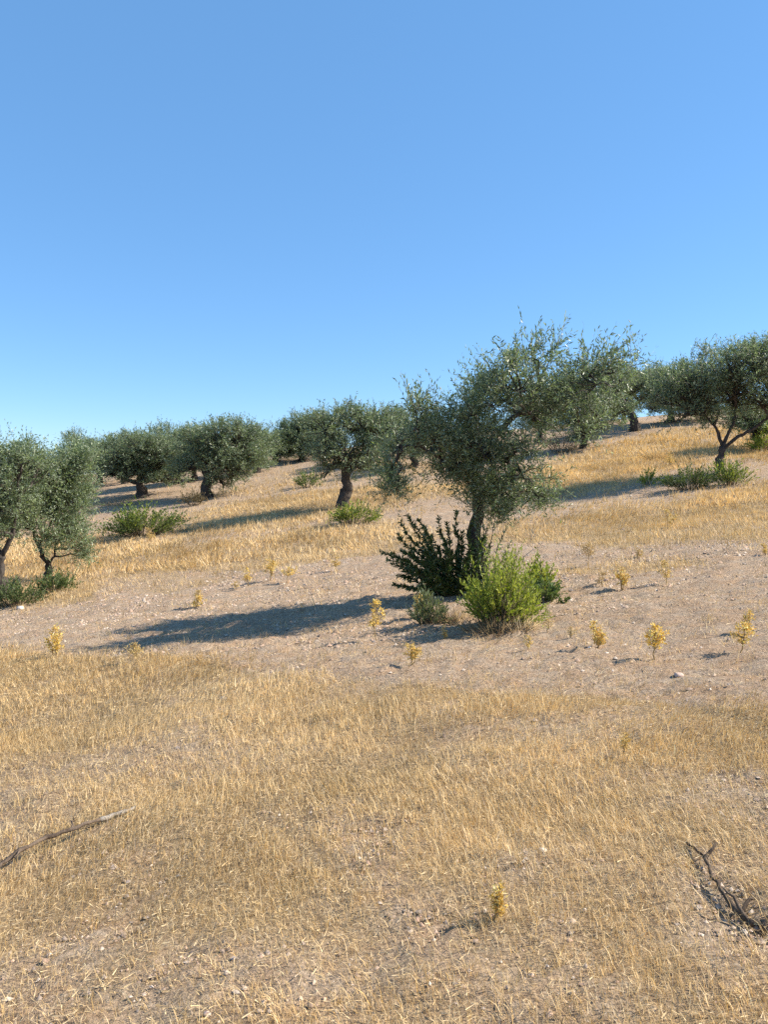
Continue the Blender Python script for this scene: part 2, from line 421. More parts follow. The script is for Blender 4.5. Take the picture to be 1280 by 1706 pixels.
def litter(mb, n, y0, y1, L, w, power=.6):
    x, y = scatter(n, y0, y1); keep = R.uniform(size=n) < grass_mask(x, y) ** power
    x = x[keep]; y = y[keep]; k = len(x)
    th = R.normal(.5, .9, k); l = L * R.uniform(.4, 1.3, k)
    dx, dy = np.cos(th) * l, np.sin(th) * l
    P = np.stack([x, y, H(x, y) + R.uniform(.004, .03, k)], 1); Q = np.stack([x + dx, y + dy, H(x + dx, y + dy) + R.uniform(.004, .04, k)], 1)
    s = np.stack([-np.sin(th), np.cos(th), R.normal(0, .5, k)], 1) * w
    V = np.stack([P - s, P + s, Q], 1).reshape(-1, 3)
    mb.add(V, np.arange(k * 3).reshape(-1, 3), np.repeat(palette(R, k, STRAW, np.array([.3, .15, .4, .05, .1, .0]), .12), 3, 0))
g = MB()
grass_band(g, 150000, 1.3, 3.6, .025, .10, .0011, 11)
grass_band(g, 235000, 3.6, 6.5, .025, .102, .0016, 11)
grass_band(g, 190000, 6.5, 10.5, .03, .115, .0027, 9)
grass_band(g, 130000, 10.5, 18, .05, .18, .006, 7)
grass_band(g, 210000, 18, 31, .08, .24, .011, 6, .8)
grass_band(g, 130000, 31, 52, .10, .30, .018, 5, 1.0)
litter(g, 60000, 1.3, 5, .035, .0012, .3); litter(g, 80000, 5, 14, .05, .0022, .4)
tag(g.build('dry_grass', M_STRAW), 'short straw coloured dry grass covering the slope in bands', 'grass', kind='stuff')

# ------------------------------------------------------------------ gravel and clods (uncountable)
OCT = np.array([[1, 0, 0], [-1, 0, 0], [0, 1, 0], [0, -1, 0], [0, 0, 1], [0, 0, -1.]])
OCT_T = np.array([[0, 2, 4], [2, 1, 4], [1, 3, 4], [3, 0, 4]])          # the sunk lower half is left out
def pebbles(mb, n, y0, y1, s0, s1, pal):
    x, y = scatter(n, y0, y1); gm = grass_mask(x, y)
    keep = R.uniform(size=n) < (1 - gm) ** 2 * (.25 + 1.3 * np.clip(fbm(x * .9, y * .9, 91, 3) - .3, 0, 1)); x = x[keep]; y = y[keep]; k = len(x)
    s = s0 + (s1 - s0) * R.uniform(size=k) ** 4
    th = R.uniform(0, 6.28, k); c, sn = np.cos(th), np.sin(th)
    B = OCT[None] * (1 + R.normal(0, .25, (k, 6, 1))) * np.stack([s * R.uniform(.8, 1.5, k), s, s * R.uniform(.7, 1.2, k)], 1)[:, None]
    V = np.stack([B[..., 0] * c[:, None] - B[..., 1] * sn[:, None], B[..., 0] * sn[:, None] + B[..., 1] * c[:, None], B[..., 2]], -1)
    V = V + np.stack([x, y, H(x, y) - .002], 1)[:, None]
    C = palette(R, k, pal, np.ones(len(pal)), .15)
    mb.add(V.reshape(-1, 3), (np.arange(k)[:, None, None] * 6 + OCT_T[None]).reshape(-1, 3), np.repeat(C, 6, 0))
PEB = np.array([[.42, .30, .22], [.47, .36, .27], [.33, .24, .18], [.46, .31, .22], [.54, .44, .35], [.30, .24, .20], [.25, .18, .13]])
g = MB()
pebbles(g, 60000, 1.3, 4.2, .003, .013, PEB); pebbles(g, 9000, 4.5, 9, .004, .02, PEB); pebbles(g, 110000, 8.5, 17, .006, .028, PEB); pebbles(g, 2600, 8.5, 18, .02, .05, PEB * .8); pebbles(g, 7000, 17, 45, .012, .05, PEB)
tag(g.build('gravel', M_STONE), 'small pinkish gravel and clods on the bare soil', 'gravel', kind='stuff')

# ------------------------------------------------------------------ olive trees
def pxm(base):
    """pixels of the photo per metre at a ground point"""
    d = math.cos(PITCH) * (base[1] - CAM[1]) - math.sin(PITCH) * (base[2] - CAM[2])
    return F_PX / d
def olive(label, bx, by, trunk, limbs, lobes, seed, leaf=.062, dens=1.0, sprigs=8, near=False, deep=1.0, shrink=1.06, down=2, base=None, tr=.13, drop=0, wid=.13, pal=OLIVE, pw=OLIVE_W):
    """trunk: photo points from the base up; limbs: lists of photo points; lobes: (px, py, rx, ry, weight) of the crown"""
    r = np.random.default_rng(seed)
    base = at(bx, by) if base is None else np.asarray(base, float)
    k = pxm(base)
    def loc(p, dep=0.0):
        return np.array([(p[0] - bx) / k, dep, (by - p[1]) / k])
    root = empty('olive_tree', base, label, 'tree', 'olive trees on the slope')
    tp = np.array([loc(p, r.normal(0, .04)) for p in trunk]); tp[0] = (0, 0, -.12)
    n = max(8, 3 * len(tp)); t = np.linspace(0, 1, len(tp)); tt = np.linspace(0, 1, n)
    P = np.stack([np.interp(tt, t, tp[:, i]) for i in range(3)], 1); P[1:-1] += r.normal(0, .018, (n - 2, 3)) * np.array([1, 1, .3])
    rad = tr * (1.0 - .38 * tt + .75 * np.exp(-tt * 7) + .12 * np.exp(-((tt - 1) * 6) ** 2))
    mb = MB(); tube(mb, P, rad, 14, rough=.3, seed=seed); mb.build('trunk', M_BARK, root, smooth=True)
    top = P[-1]; nodes = [top]
    L3 = []
    for (lx, ly, rx, ry, w) in lobes:
        rx *= shrink; ry *= shrink; ly += down
        rd = (rx + ry) / 2 / k
        for sg in (-1, 1):
            L3.append((loc((lx, ly), sg * r.uniform(.45, 1.25) * rd * deep) + r.normal(0, .06, 3), np.array([rx / k, max(rx, ry) / k * .95, ry / k]) * r.uniform(.85, 1.1), w * .72))
    used = []
    for li in limbs:
        pts = np.array([loc(p, 0) for p in li]); dep = r.uniform(-.2, .2); pts[:, 1] = np.linspace(0, dep, len(pts))
        pts[0] = P[np.argmin(np.linalg.norm(P - pts[0], axis=1))]
        t = np.linspace(0, 1, len(pts)); tt = np.linspace(0, 1, 3 * len(pts))
        Q = np.stack([np.interp(tt, t, pts[:, i]) for i in range(3)], 1); Q[1:-1] += r.normal(0, .012, (len(Q) - 2, 3))
        mb = MB(); tube(mb, Q, tr * .5 * (1 - .6 * tt), 8, rough=.2, seed=seed + 3); mb.build('limb', M_BARK, root, smooth=True)
        nodes += list(Q[len(Q) // 2:])
    crown = MB()
    for q, (c, rr, w) in enumerate(L3):
        nd = np.array(nodes); j = int(np.argmin(np.linalg.norm(nd - c, axis=1) + .3 * np.maximum(0, nd[:, 2] - c[2])))
        Q = curve(nd[j], c, (0, 0, .12 * np.linalg.norm(c - nd[j])), 7, seed + q)
        if np.linalg.norm(c - nd[j]) > .15:
            mb = MB(); tube(mb, Q, np.linspace(tr * .36, tr * .12, 7), 7, rough=.15, seed=seed + q); mb.build('limb', M_BARK, root, smooth=True)
        vol = rr.prod() ** (1 / 3)
        nc = max(5, int(26 * w * dens * (vol / .5) ** 2.1)); u = unit(r.normal(size=(nc, 3))); u[:, 2] = np.where(u[:, 2] < -.55, -u[:, 2], u[:, 2])
        cc = c + u * rr * (r.uniform(.2, 1.25, (nc, 1)) ** .6)
        for a in cc:
            s = Q[r.integers(3, 7)]
            B = curve(s, a, (0, 0, .05), 4, int(r.integers(1e6)), .05)
            tube(crown, B[::1 if near else 3], np.linspace(tr * .1 + .003, .005, 4)[::1 if near else 3], 3, (.075, .06, .045), cap=False)
            nt_ = int(r.integers(9, 16) if near else r.integers(5, 9)); out = unit(a - c + r.normal(0, .25, 3))
            pos = a + r.normal(0, .075, (nt_, 3)) - out * .06
            D = unit(out[None] * .8 + r.normal(0, .62, (nt_, 3)) + np.array([[0, 0, .38 - drop]]))
            Ln = r.uniform(.16, .5, nt_)
            twigs(crown, r, pos, D, Ln, 13 if near else 8, leaf if near else leaf * 1.3, wid if near else wid * 1.12, pal, pw, tw=.003 if near else .005)
    tops = sorted(L3, key=lambda q: -(q[0][2] + q[1][2]))[:max(2, len(L3) // 2)]
    for s in range(sprigs):
        c, rr, w = tops[r.integers(len(tops))]; a = r.uniform(-.8, .8, 2)
        p = c + np.array([a[0] * rr[0], a[1] * rr[1], rr[2] * math.sqrt(max(.05, 1 - (a ** 2).sum() * .6)) * .7])
        m = 3; D = unit(np.array([[r.normal(.05, .25), r.normal(0, .25), 1]])); Ln = r.uniform(.25, .55)
        twigs(crown, r, np.repeat(p[None], m, 0) + r.normal(0, .05, (m, 3)), np.repeat(D, m, 0) + r.normal(0, .15, (m, 3)), Ln * r.uniform(.6, 1, m), 16, leaf, wid, pal, pw, spread=.7, up=.3)
    crown.build('crown', M_LEAF, root)
    return root, base, k

olive('tallest olive tree in front, dark trunk rising behind the bright green bush', 795, 988,
      [(795, 988), (798, 940), (792, 890), (796, 840), (790, 790), (800, 760)],
      [[(790, 800), (765, 772), (735, 768), (700, 742), (668, 745)], [(796, 770), (830, 720), (880, 670), (960, 640)], [(796, 765), (790, 700), (770, 665)], [(800, 760), (845, 770), (880, 800)]],
      [(700, 690, 52, 40, 1), (662, 735, 36, 42, .8), (650, 785, 20, 32, .5), (765, 690, 52, 48, 1), (800, 655, 45, 45, 1), (848, 640, 55, 52, 1), (885, 600, 38, 34, 1),
       (900, 665, 60, 50, 1), (960, 640, 55, 48, 1), (1005, 610, 34, 36, .8), (985, 680, 40, 36, .8), (840, 725, 58, 44, 1), (795, 745, 42, 50, 1), (780, 720, 50, 42, 1), (860, 775, 44, 40, .9), (885, 815, 24, 24, .6), (820, 800, 28, 26, .7), (845, 825, 24, 18, .5), (778, 782, 30, 24, .8), (806, 812, 24, 20, .6), (745, 775, 26, 20, .5), (760, 745, 34, 34, .9), (730, 720, 40, 36, .9)],
      11, leaf=.066, dens=1.15, sprigs=44, near=True, tr=.09, deep=2.0, shrink=.84, down=24)
olive('olive tree at the right edge with two dark stems leaning right', 1202, 788,
      [(1202, 788), (1201, 765), (1206, 745)],
      [[(1203, 750), (1212, 725), (1222, 705), (1225, 680)], [(1205, 748), (1225, 730), (1250, 716), (1272, 700), (1290, 690)], [(1206, 745), (1195, 715), (1175, 690)]],
      [(1150, 640, 44, 36, 1), (1125, 660, 34, 36, .9), (1190, 620, 44, 36, 1), (1235, 615, 44, 36, 1), (1275, 620, 44, 42, 1), (1320, 640, 44, 50, 1), (1215, 660, 48, 34, 1), (1260, 670, 44, 34, 1), (1170, 680, 36, 28, .9), (1128, 698, 24, 18, .6), (1100, 670, 22, 26, .8), (1195, 700, 26, 16, .6), (1300, 690, 34, 30, .8)],
      12, leaf=.07, dens=.85, sprigs=14, tr=.13)
olive('small far olive tree with leaning trunk, right of the tallest tree', 1060, 718,
      [(1060, 718), (1056, 700), (1048, 680), (1042, 668)], [[(1050, 682), (1065, 668), (1080, 655)]],
      [(1055, 648, 26, 26, 1), (1080, 640, 28, 26, 1), (1100, 655, 26, 26, 1), (1035, 650, 20, 22, .8), (1095, 675, 20, 18, .8)], 13, leaf=.08, dens=.8, sprigs=3, tr=.22)
olive('dense far olive tree between the leaning far trunk and right edge tree', 1118, 703,
      [(1118, 703), (1119, 690), (1116, 680)], [],
      [(1095, 632, 24, 18, 1), (1120, 640, 30, 26, 1), (1118, 668, 34, 28, 1), (1145, 660, 26, 28, 1), (1100, 675, 22, 22, 1)], 14, leaf=.085, dens=.9, sprigs=1, tr=.2)
olive('olive tree with foliage down to the ground behind the tallest crown', 972, 748,
      [(972, 748), (974, 735), (970, 720)], [],
      [(940, 660, 30, 30, 1), (985, 650, 36, 36, 1), (1020, 645, 26, 32, 1), (965, 700, 38, 30, 1), (1005, 690, 34, 32, 1), (1030, 680, 20, 22, .8), (975, 730, 26, 18, 1), (935, 700, 20, 22, .8)], 15, leaf=.08, dens=.8, sprigs=4, tr=.16)
olive('midfield olive tree with a thick straight dark trunk left of centre', 574, 848,
      [(574, 848), (570, 835), (579, 815), (577, 790), (580, 775)], [[(578, 790), (560, 765), (545, 740)], [(579, 785), (605, 755), (630, 735)]],
      [(548, 722, 34, 30, 1), (585, 712, 38, 30, 1), (625, 715, 34, 32, 1), (655, 720, 26, 30, .8), (545, 760, 28, 34, 1), (580, 752, 36, 34, 1), (615, 755, 28, 30, 1), (626, 775, 12, 20, .6), (545, 790, 18, 18, .8), (595, 690, 26, 18, 1), (600, 780, 24, 18, .8)],
      16, leaf=.072, dens=.85, sprigs=8, tr=.2)
olive('far olive tree partly hidden behind the midfield tree, on the left of it', 502, 768,
      [(502, 768), (503, 760), (500, 750)], [],
      [(478, 735, 24, 24, 1), (505, 720, 30, 28, 1), (530, 712, 26, 26, 1), (500, 742, 34, 20, 1), (540, 740, 24, 22, 1), (470, 752, 18, 12, .8), (455, 745, 16, 16, .8), (520, 755, 24, 14, .8)], 17, leaf=.085, dens=.9, sprigs=4, tr=.2)
olive('olive tree with black trunk on the ridge, right of a round crown', 344, 830,
      [(344, 830), (342, 812), (346, 795), (342, 778)], [[(344, 785), (370, 765), (395, 755)]],
      [(330, 745, 34, 28, 1), (365, 730, 36, 28, 1), (400, 735, 34, 30, 1), (350, 765, 30, 24, 1), (385, 768, 34, 26, 1), (415, 755, 26, 28, 1), (380, 792, 26, 24, .9), (315, 770, 28, 24, .9), (368, 806, 20, 20, .8), (400, 785, 28, 20, .9), (425, 770, 20, 20, .9), (300, 785, 18, 16, .7)],
      18, leaf=.08, dens=.85, sprigs=8, tr=.24)
olive('round olive crown on the ridge above the green shrub patch', 234, 828,
      [(234, 828), (235, 815), (230, 803)], [[(231, 808), (215, 800), (200, 795)]],
      [(205, 762, 34, 28, 1), (240, 750, 36, 28, 1), (270, 755, 30, 28, 1), (225, 785, 36, 22, 1), (260, 785, 32, 24, 1), (190, 785, 24, 22, .9), (285, 765, 24, 24, .9), (178, 770, 20, 22, .8), (262, 803, 24, 16, .8), (290, 795, 18, 16, .7)],
      19, leaf=.08, dens=.9, sprigs=6, tr=.24)
olive('far olive crown between two ridge trees, pale trunk hidden', 296, 806,
      [(296, 806), (297, 798), (295, 790)], [],
      [(285, 735, 26, 24, 1), (305, 750, 26, 24, 1), (280, 765, 24, 24, 1), (310, 775, 22, 18, 1)], 20, leaf=.085, dens=.8, sprigs=4, tr=.18)
olive('young olive tree in the left foreground with thin forked stems', 80, 965,
      [(80, 965), (79, 945), (72, 925), (65, 905)],
      [[(75, 930), (60, 905), (53, 870), (52, 850)], [(79, 945), (92, 925), (96, 890)], [(66, 905), (85, 880), (100, 850)]],
      [(100, 800, 40, 36, 1), (135, 785, 34, 34, 1), (60, 810, 40, 40, 1), (120, 840, 36, 34, 1), (75, 860, 40, 34, 1), (130, 890, 26, 30, .8), (100, 895, 34, 30, .8), (30, 880, 30, 30, .8), (140, 760, 26, 22, .8), (145, 920, 12, 16, .5)],
      21, leaf=.07, dens=1.25, sprigs=14, near=True, tr=.07, wid=.14, pal=OLIVE * 1.15, shrink=.95)
olive('olive tree cut by the left picture edge with thick dark trunk', 2, 996,
      [(2, 996), (4, 970), (0, 945), (4, 925)], [[(3, 930), (25, 890), (35, 850)]],
      [(10, 790, 44, 42, 1), (45, 780, 36, 32, 1), (-40, 800, 44, 44, 1), (0, 840, 44, 36, 1), (30, 850, 34, 34, .9), (-40, 870, 40, 36, 1), (5, 890, 30, 28, .8), (15, 755, 30, 18, .9)],
      22, leaf=.07, dens=1.15, sprigs=8, near=True, tr=.12, wid=.14, pal=OLIVE * 1.12, shrink=.95)
olive('far olive tree whose top shows above the young left tree', 165, 806,
      [(165, 806), (166, 795), (164, 785)], [],
      [(130, 745, 22, 20, .8), (150, 765, 28, 26, 1), (175, 755, 26, 22, 1), (170, 778, 24, 22, 1), (128, 728, 12, 12, .6)], 23, leaf=.085, dens=.8, sprigs=4, tr=.18)
olive('low dark far olive tree on the skyline in the gap left of centre', 458, 768,
      [(458, 768), (459, 760), (457, 752)], [],
      [(445, 745, 20, 18, 1), (465, 742, 22, 18, 1), (430, 752, 18, 16, 1), (480, 755, 18, 14, 1)], 24, leaf=.085, dens=1, sprigs=1, tr=.18)
olive('dark far olive tree behind the two leaning stems', 1262, 748,
      [(1262, 748), (1263, 735), (1258, 722)], [],
      [(1250, 700, 30, 26, 1), (1285, 695, 36, 30, 1), (1265, 722, 26, 18, .9), (1230, 690, 24, 20, .8)], 25, leaf=.085, dens=.9, sprigs=1, tr=.18)
olive('far olive tree seen under the left branch of the tallest tree', 690, 778,
      [(690, 778), (691, 770), (688, 760)], [],
      [(668, 735, 30, 26, 1), (705, 730, 32, 28, 1), (690, 752, 30, 16, 1)], 26, leaf=.085, dens=.7, sprigs=2, tr=.18)

for q, (lb, bx, by, lb_) in enumerate([
    ('far ridge olive filling the gap left of the round crown', 206, 806, [(195, 755, 26, 22, 1), (222, 748, 26, 20, 1), (206, 778, 28, 20, 1)]),
    ('far ridge olive between round crown and black trunk tree', 322, 802, [(312, 745, 24, 22, 1), (332, 738, 26, 22, 1), (322, 770, 28, 20, 1)]),
    ('far ridge olive right of the black trunk tree', 428, 788, [(415, 735, 26, 22, 1), (440, 742, 24, 22, 1), (428, 765, 26, 18, 1)]),
    ('far ridge olive behind the midfield tree, on the right of it', 645, 770, [(630, 715, 28, 22, 1), (660, 708, 28, 22, 1), (645, 742, 34, 20, 1)]),
    ('far ridge olive seen through the right side of the tallest crown', 900, 738, [(880, 685, 28, 22, 1), (915, 680, 28, 22, 1), (900, 710, 30, 18, 1)]),
    ('far ridge olive behind the small leaning far trunk', 1040, 706, [(1022, 660, 24, 22, 1), (1050, 645, 24, 20, 1), (1038, 680, 24, 16, 1)]),
    ('far ridge olive behind the left half of the right edge crown', 1172, 700, [(1150, 655, 28, 22, 1), (1190, 650, 28, 24, 1), (1170, 680, 34, 18, 1)]),
]):
    olive(lb, bx, by, [(bx, by), (bx + 1, by - 9), (bx, by - 18)], [], lb_, 70 + q, leaf=.09, dens=.9, sprigs=4, tr=.17)

# ------------------------------------------------------------------ suckers at the foot of the tallest tree: each leafy shoot a part
def shoot_clump(name, label, cat, bx, by, tips, seed, leaf, wid, pal, pw, material, nl, dep, core=.04, group=None, spread=.85, sub='shoot'):
    r = np.random.default_rng(seed); base = at(bx, by); k = pxm(base)
    root = empty(name, base, label, cat, group)
    for (tx, ty) in tips:
        tip = np.array([(tx - bx) / k, r.uniform(-dep, dep), (by - ty) / k]); s = np.array([tip[0] * .12 + r.normal(0, core), r.normal(0, core), -.03])
        tip = tip * r.uniform(.86, 1.06); Q = curve(s, tip, (-.06 * tip[0], 0, r.uniform(.0, .22) * abs(tip[0])), 7, int(r.integers(1e6)), .02)
        mb = MB(); tube(mb, Q, np.linspace(.011, .003, 7), 5, (.10, .085, .05), cap=False)
        t = np.sort(r.uniform(.12, 1, nl)); seg = t * 6; i0 = np.minimum(seg.astype(int), 5); f = (seg - i0)[:, None]
        P = Q[i0] * (1 - f) + Q[i0 + 1] * f; tan = unit(Q[i0 + 1] - Q[i0])
        D = unit(tan * .8 + unit(r.normal(size=(nl, 3))) * spread)
        L = leaf * r.uniform(.6, 1.2, nl) * (1.15 - .45 * t)
        leaves(mb, r, P, D, L, L * wid, palette(r, nl, pal, pw, .15))
        mb.build(sub, material, root)
    return root
DARK = np.array([[.045, .07, .022], [.07, .11, .032], [.11, .155, .05], [.20, .22, .12]])
rs = np.random.default_rng(5)
tips = [(672, 848), (690, 852), (728, 848), (652, 882), (668, 872), (640, 912), (655, 905), (650, 938), (664, 950), (668, 962), (690, 872), (705, 880), (700, 905), (745, 862), (762, 850), (772, 872), (790, 868), (806, 880), (812, 905), (798, 895), (785, 925), (805, 930), (640, 930), (660, 975), (680, 985), (630, 920), (720, 895), (685, 920), (740, 900), (700, 940), (765, 905), (780, 900), (715, 925)]
shoot_clump('olive_sucker_clump', 'dark leafy sucker shoots fanning left from the foot of the tallest tree', 'shrub', 762, 996, tips, 5, .09, .16, DARK, np.array([.35, .35, .2, .1]), M_LEAF, 260, .45, spread=.8)
tips = [(808 + rs.normal(0, 16), rs.uniform(835, 925)) for _ in range(16)] + [(840, 880), (850, 905), (770, 915)]
shoot_clump('olive_sucker_clump', 'thin sparse grey green shoots rising around the tallest trunk', 'shrub', 802, 992, tips, 6, .07, .16, OLIVE, OLIVE_W, M_LEAF, 70, .2)

# ------------------------------------------------------------------ shrubs
BROOM = np.array([[.20, .26, .035], [.27, .33, .045], [.35, .40, .06], [.42, .42, .11], [.14, .18, .035]])
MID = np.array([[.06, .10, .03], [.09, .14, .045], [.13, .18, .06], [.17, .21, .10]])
def bush(label, bx, by, x0, x1, ytop, seed, n=90, pal=BROOM, leaf=.05, wid=.2, nl=26, dep=.4, lean=0.0, cat='bush', name='green_bush', skirt=True, material=M_GREEN, group=None, open_=1.0):
    """upright many-stemmed shrub: stems part and leafy shoots part"""
    r = np.random.default_rng(seed); base = at(bx, by); k = pxm(base); root = empty(name, base, label, cat, group)
    w0, w1, h = (x0 - bx) / k, (x1 - bx) / k, (by - ytop) / k
    u = r.uniform(-1, 1, n); v = r.uniform(-1, 1, n)
    tx = np.where(u < 0, -u * w0, u * w1); edge = np.clip(1 - .55 * np.abs(u) ** 1.6 - .2 * v * v + .5 * (vnoise(u * 3.5, v * 2, seed) - .5), .25, 1.08)
    tip = np.stack([tx + lean * h, v * dep, h * edge * r.uniform(.55, 1.02, n)], 1)
    s = np.stack([tx * .28 + r.normal(0, .03, n), v * dep * .3, np.full(n, -.02)], 1)
    st = MB(); spikes(st, s, tip - s, np.linalg.norm(tip - s, axis=1), .006, np.array([.16, .12, .07])); st.build('stems', M_GREEN, root)
    fo = MB(); m = 5
    t = np.tile(np.linspace(.25, .85, m), n)[:, None] + r.normal(0, .05, (n * m, 1))
    S, Tp = np.repeat(s, m, 0), np.repeat(tip, m, 0); P = S + (Tp - S) * t
    D = unit((Tp - S) + np.linalg.norm(Tp - S, axis=1, keepdims=True) * r.normal(0, .33 * open_, (n * m, 3)))
    twigs(fo, r, P, D, np.linalg.norm(Tp - S, axis=1) * r.uniform(.2, .38, n * m), max(4, nl // m), leaf, wid, pal, np.ones(len(pal)), (.14, .14, .05), .003, .6, .25)
    fo.build('foliage', material, root)
    return root
bush('bright lime green bush in front of the tallest tree trunk', 832, 1040, 766, 892, 918, 31, 190, BROOM * 1.1, .045, .18, 48, .4, .06, open_=.8)
bush('small bright green bush right of the lime green bush', 893, 990, 868, 922, 925, 32, 46, BROOM, .05, .24, 34, .2, .03)
bush('low dark green bush on bare soil right of the bright bushes', 905, 1003, 872, 942, 965, 33, 50, MID, .05, .24, 26, .25)
bush('small grey green shrub below the dark sucker shoots', 712, 1040, 682, 745, 978, 34, 60, np.array([[.10, .13, .06], [.15, .18, .10], [.2, .23, .14]]), .045, .17, 26, .25)
bush('wide green shrub patch below the round ridge crown', 236, 893, 172, 310, 832, 35, 190, np.concatenate([BROOM[:2], MID]), .09, .22, 24, .9)
bush('green shrub at the foot of the midfield tree', 590, 872, 545, 640, 833, 36, 90, np.concatenate([BROOM, MID]), .08, .2, 22, .6)
bush('small green bush on the slope left of the midfield tree', 512, 812, 492, 540, 784, 37, 46, np.concatenate([BROOM[:1], MID]), .09, .22, 20, .6)
bush('green shrubs round the foot of the right edge tree', 1218, 808, 1185, 1252, 762, 38, 80, np.concatenate([BROOM, MID]), .08, .2, 22, .5)
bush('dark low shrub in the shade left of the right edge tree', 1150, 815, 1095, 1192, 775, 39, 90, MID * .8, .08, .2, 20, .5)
bush('small thin green plant standing left of the shaded shrub', 1080, 808, 1064, 1100, 778, 40, 24, BROOM, .07, .2, 18, .3)
bush('tall green bush at the right picture edge behind the tree', 1278, 752, 1250, 1320, 700, 41, 90, BROOM, .09, .22, 24, .7)
bush('low green shrub under the young left tree', 90, 985, 62, 132, 950, 42, 70, MID, .06, .22, 22, .4)
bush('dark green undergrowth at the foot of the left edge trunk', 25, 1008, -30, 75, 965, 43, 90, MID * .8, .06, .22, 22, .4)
bush('brown dry brush behind the tallest tree on the right', 935, 755, 905, 965, 715, 44, 60, np.array([[.20, .14, .08], [.28, .2, .11], [.14, .10, .06]]), .07, .2, 14, .8, cat='dry brush', name='dry_bush', material=M_STRAW)
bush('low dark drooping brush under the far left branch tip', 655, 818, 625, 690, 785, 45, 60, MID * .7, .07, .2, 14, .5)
bush('small brown dead shrub by the black ridge trunk', 322, 842, 300, 345, 812, 46, 40, np.array([[.20, .15, .08], [.14, .11, .06]]), .08, .2, 14, .5, cat='dry brush', name='dry_bush', material=M_STRAW)
# dry brown skirts of dead grass
DEAD = np.array([[.26, .17, .085], [.34, .23, .11], [.42, .30, .14], [.18, .12, .07]])
def tuft(label, bx, by, wpx, hpx, seed, n=160, pal=DEAD, group=None):
    r = np.random.default_rng(seed); base = at(bx, by); k = pxm(base); g = MB()
    a = r.normal(0, .45, (n, 2)) * (wpx / k / 2); p = np.stack([a[:, 0], a[:, 1], np.full(n, -.02)], 1)
    xy = a * 1.4 + r.normal(0, .06, (n, 2)); D = unit(np.stack([xy[:, 0], xy[:, 1], np.full(n, .3)], 1) + r.normal(0, .12, (n, 3)))
    spikes(g, p, D, hpx / k * r.uniform(.45, 1.05, n), .0045, palette(r, n, pal, np.ones(len(pal)), .12))
    o = g.build('dry_grass_tuft', M_STRAW); o.location = base; tag(o, label, 'grass tuft', group); return o
tuft('brown dead grass skirt below the lime green bush', 832, 1050, 110, 40, 51, 420)
tuft('yellow dry grass tuft right of the lime green bush foot', 872, 1047, 50, 34, 52, 160, STRAW[:3])
tuft('brownish dead grass between grey green shrub and lime bush', 760, 1035, 70, 34, 53, 220)
tuft('rusty orange dry tuft on the slope right of the far trunk', 1095, 765, 30, 20, 54, 260, np.array([[.42, .24, .08], [.5, .32, .11]]))
tuft('orange dry grass clump under the ridge crowns at left', 200, 842, 60, 34, 55, 160, np.array([[.46, .29, .10], [.5, .34, .13]]))

# ------------------------------------------------------------------ dry yellow weeds
GOLD = np.array([[.80, .53, .11], [.86, .63, .18], [.70, .45, .09], [.80, .60, .26]])
def weed(label, bx, by, wpx, hpx, seed, dull=0.0, heads=34):
    """dry thistle-like weed: one to three stems with side shoots, and papery bracts in loose spikes"""
    r = np.random.default_rng(seed); base = at(bx, by); k = pxm(base); root = empty('dry_weed', base, label, 'weed', 'dry yellow weeds on the bare soil')
    h, w = hpx / k, wpx / k / 2; ns = int(r.integers(1, 4)) if hpx > 18 else 1
    for q in range(ns):
        g = MB(); f = MB()
        hh = h * (1 if q == 0 else r.uniform(.55, .9)); ww = w * (.95 if ns == 1 else .62)
        top = np.array([r.normal(0, .10) * h + (0 if q == 0 else r.uniform(-.8, .8) * w), r.normal(0, .12) * h, hh])
        Q = curve((0, 0, -.03), top, (r.normal(0, .05) * h, 0, 0), 6, seed + q, .025); tube(g, Q, np.linspace(.006, .0025, 6), 5, (.40, .28, .12), cap=False)
        n = max(8, heads * 2 // (ns + 1)); lo = r.uniform(.2, .5); t = r.uniform(lo, 1, n); th = r.uniform(0, 6.28, n)
        prof = np.sin(np.clip((t - lo) / (1 - lo), 0, 1) * math.pi * .8 + .45) * .85 + .1 + r.normal(0, .2, n)
        s = np.stack([np.interp(t * 5, np.arange(6), Q[:, i]) for i in range(3)], 1)
        D = np.stack([np.cos(th) * prof * ww, np.sin(th) * prof * ww, .25 * hh * (.4 + .6 * r.uniform(size=n)) * (1.15 - t)], 1) * r.uniform(.5, 1.2, (n, 1))
        spikes(g, s, D, np.linalg.norm(D, axis=1), .0028, np.array([.44, .32, .14]))
        m = 9; P = np.repeat(s + D * .9, m, 0) + r.normal(0, .012 * min(1, h / .28), (n * m, 3)); DD = unit(r.normal(size=(n * m, 3)) + np.array([[0, 0, .5]]))
        C = palette(r, n * m, GOLD, np.ones(4), .22); dl = np.clip(dull + r.normal(.22, .2), 0, 1); C = C * (1 - dl) + np.array([[.50, .37, .19]]) * dl
        leaves(f, r, P, DD, r.uniform(.015, .045, n * m) * min(1, h / .28), .0065 * min(1, h / .28), C)
        g.build('stem', M_STRAW, root); f.build('seed_heads', M_STRAW, root)['kind'] = 'stuff'
    return root
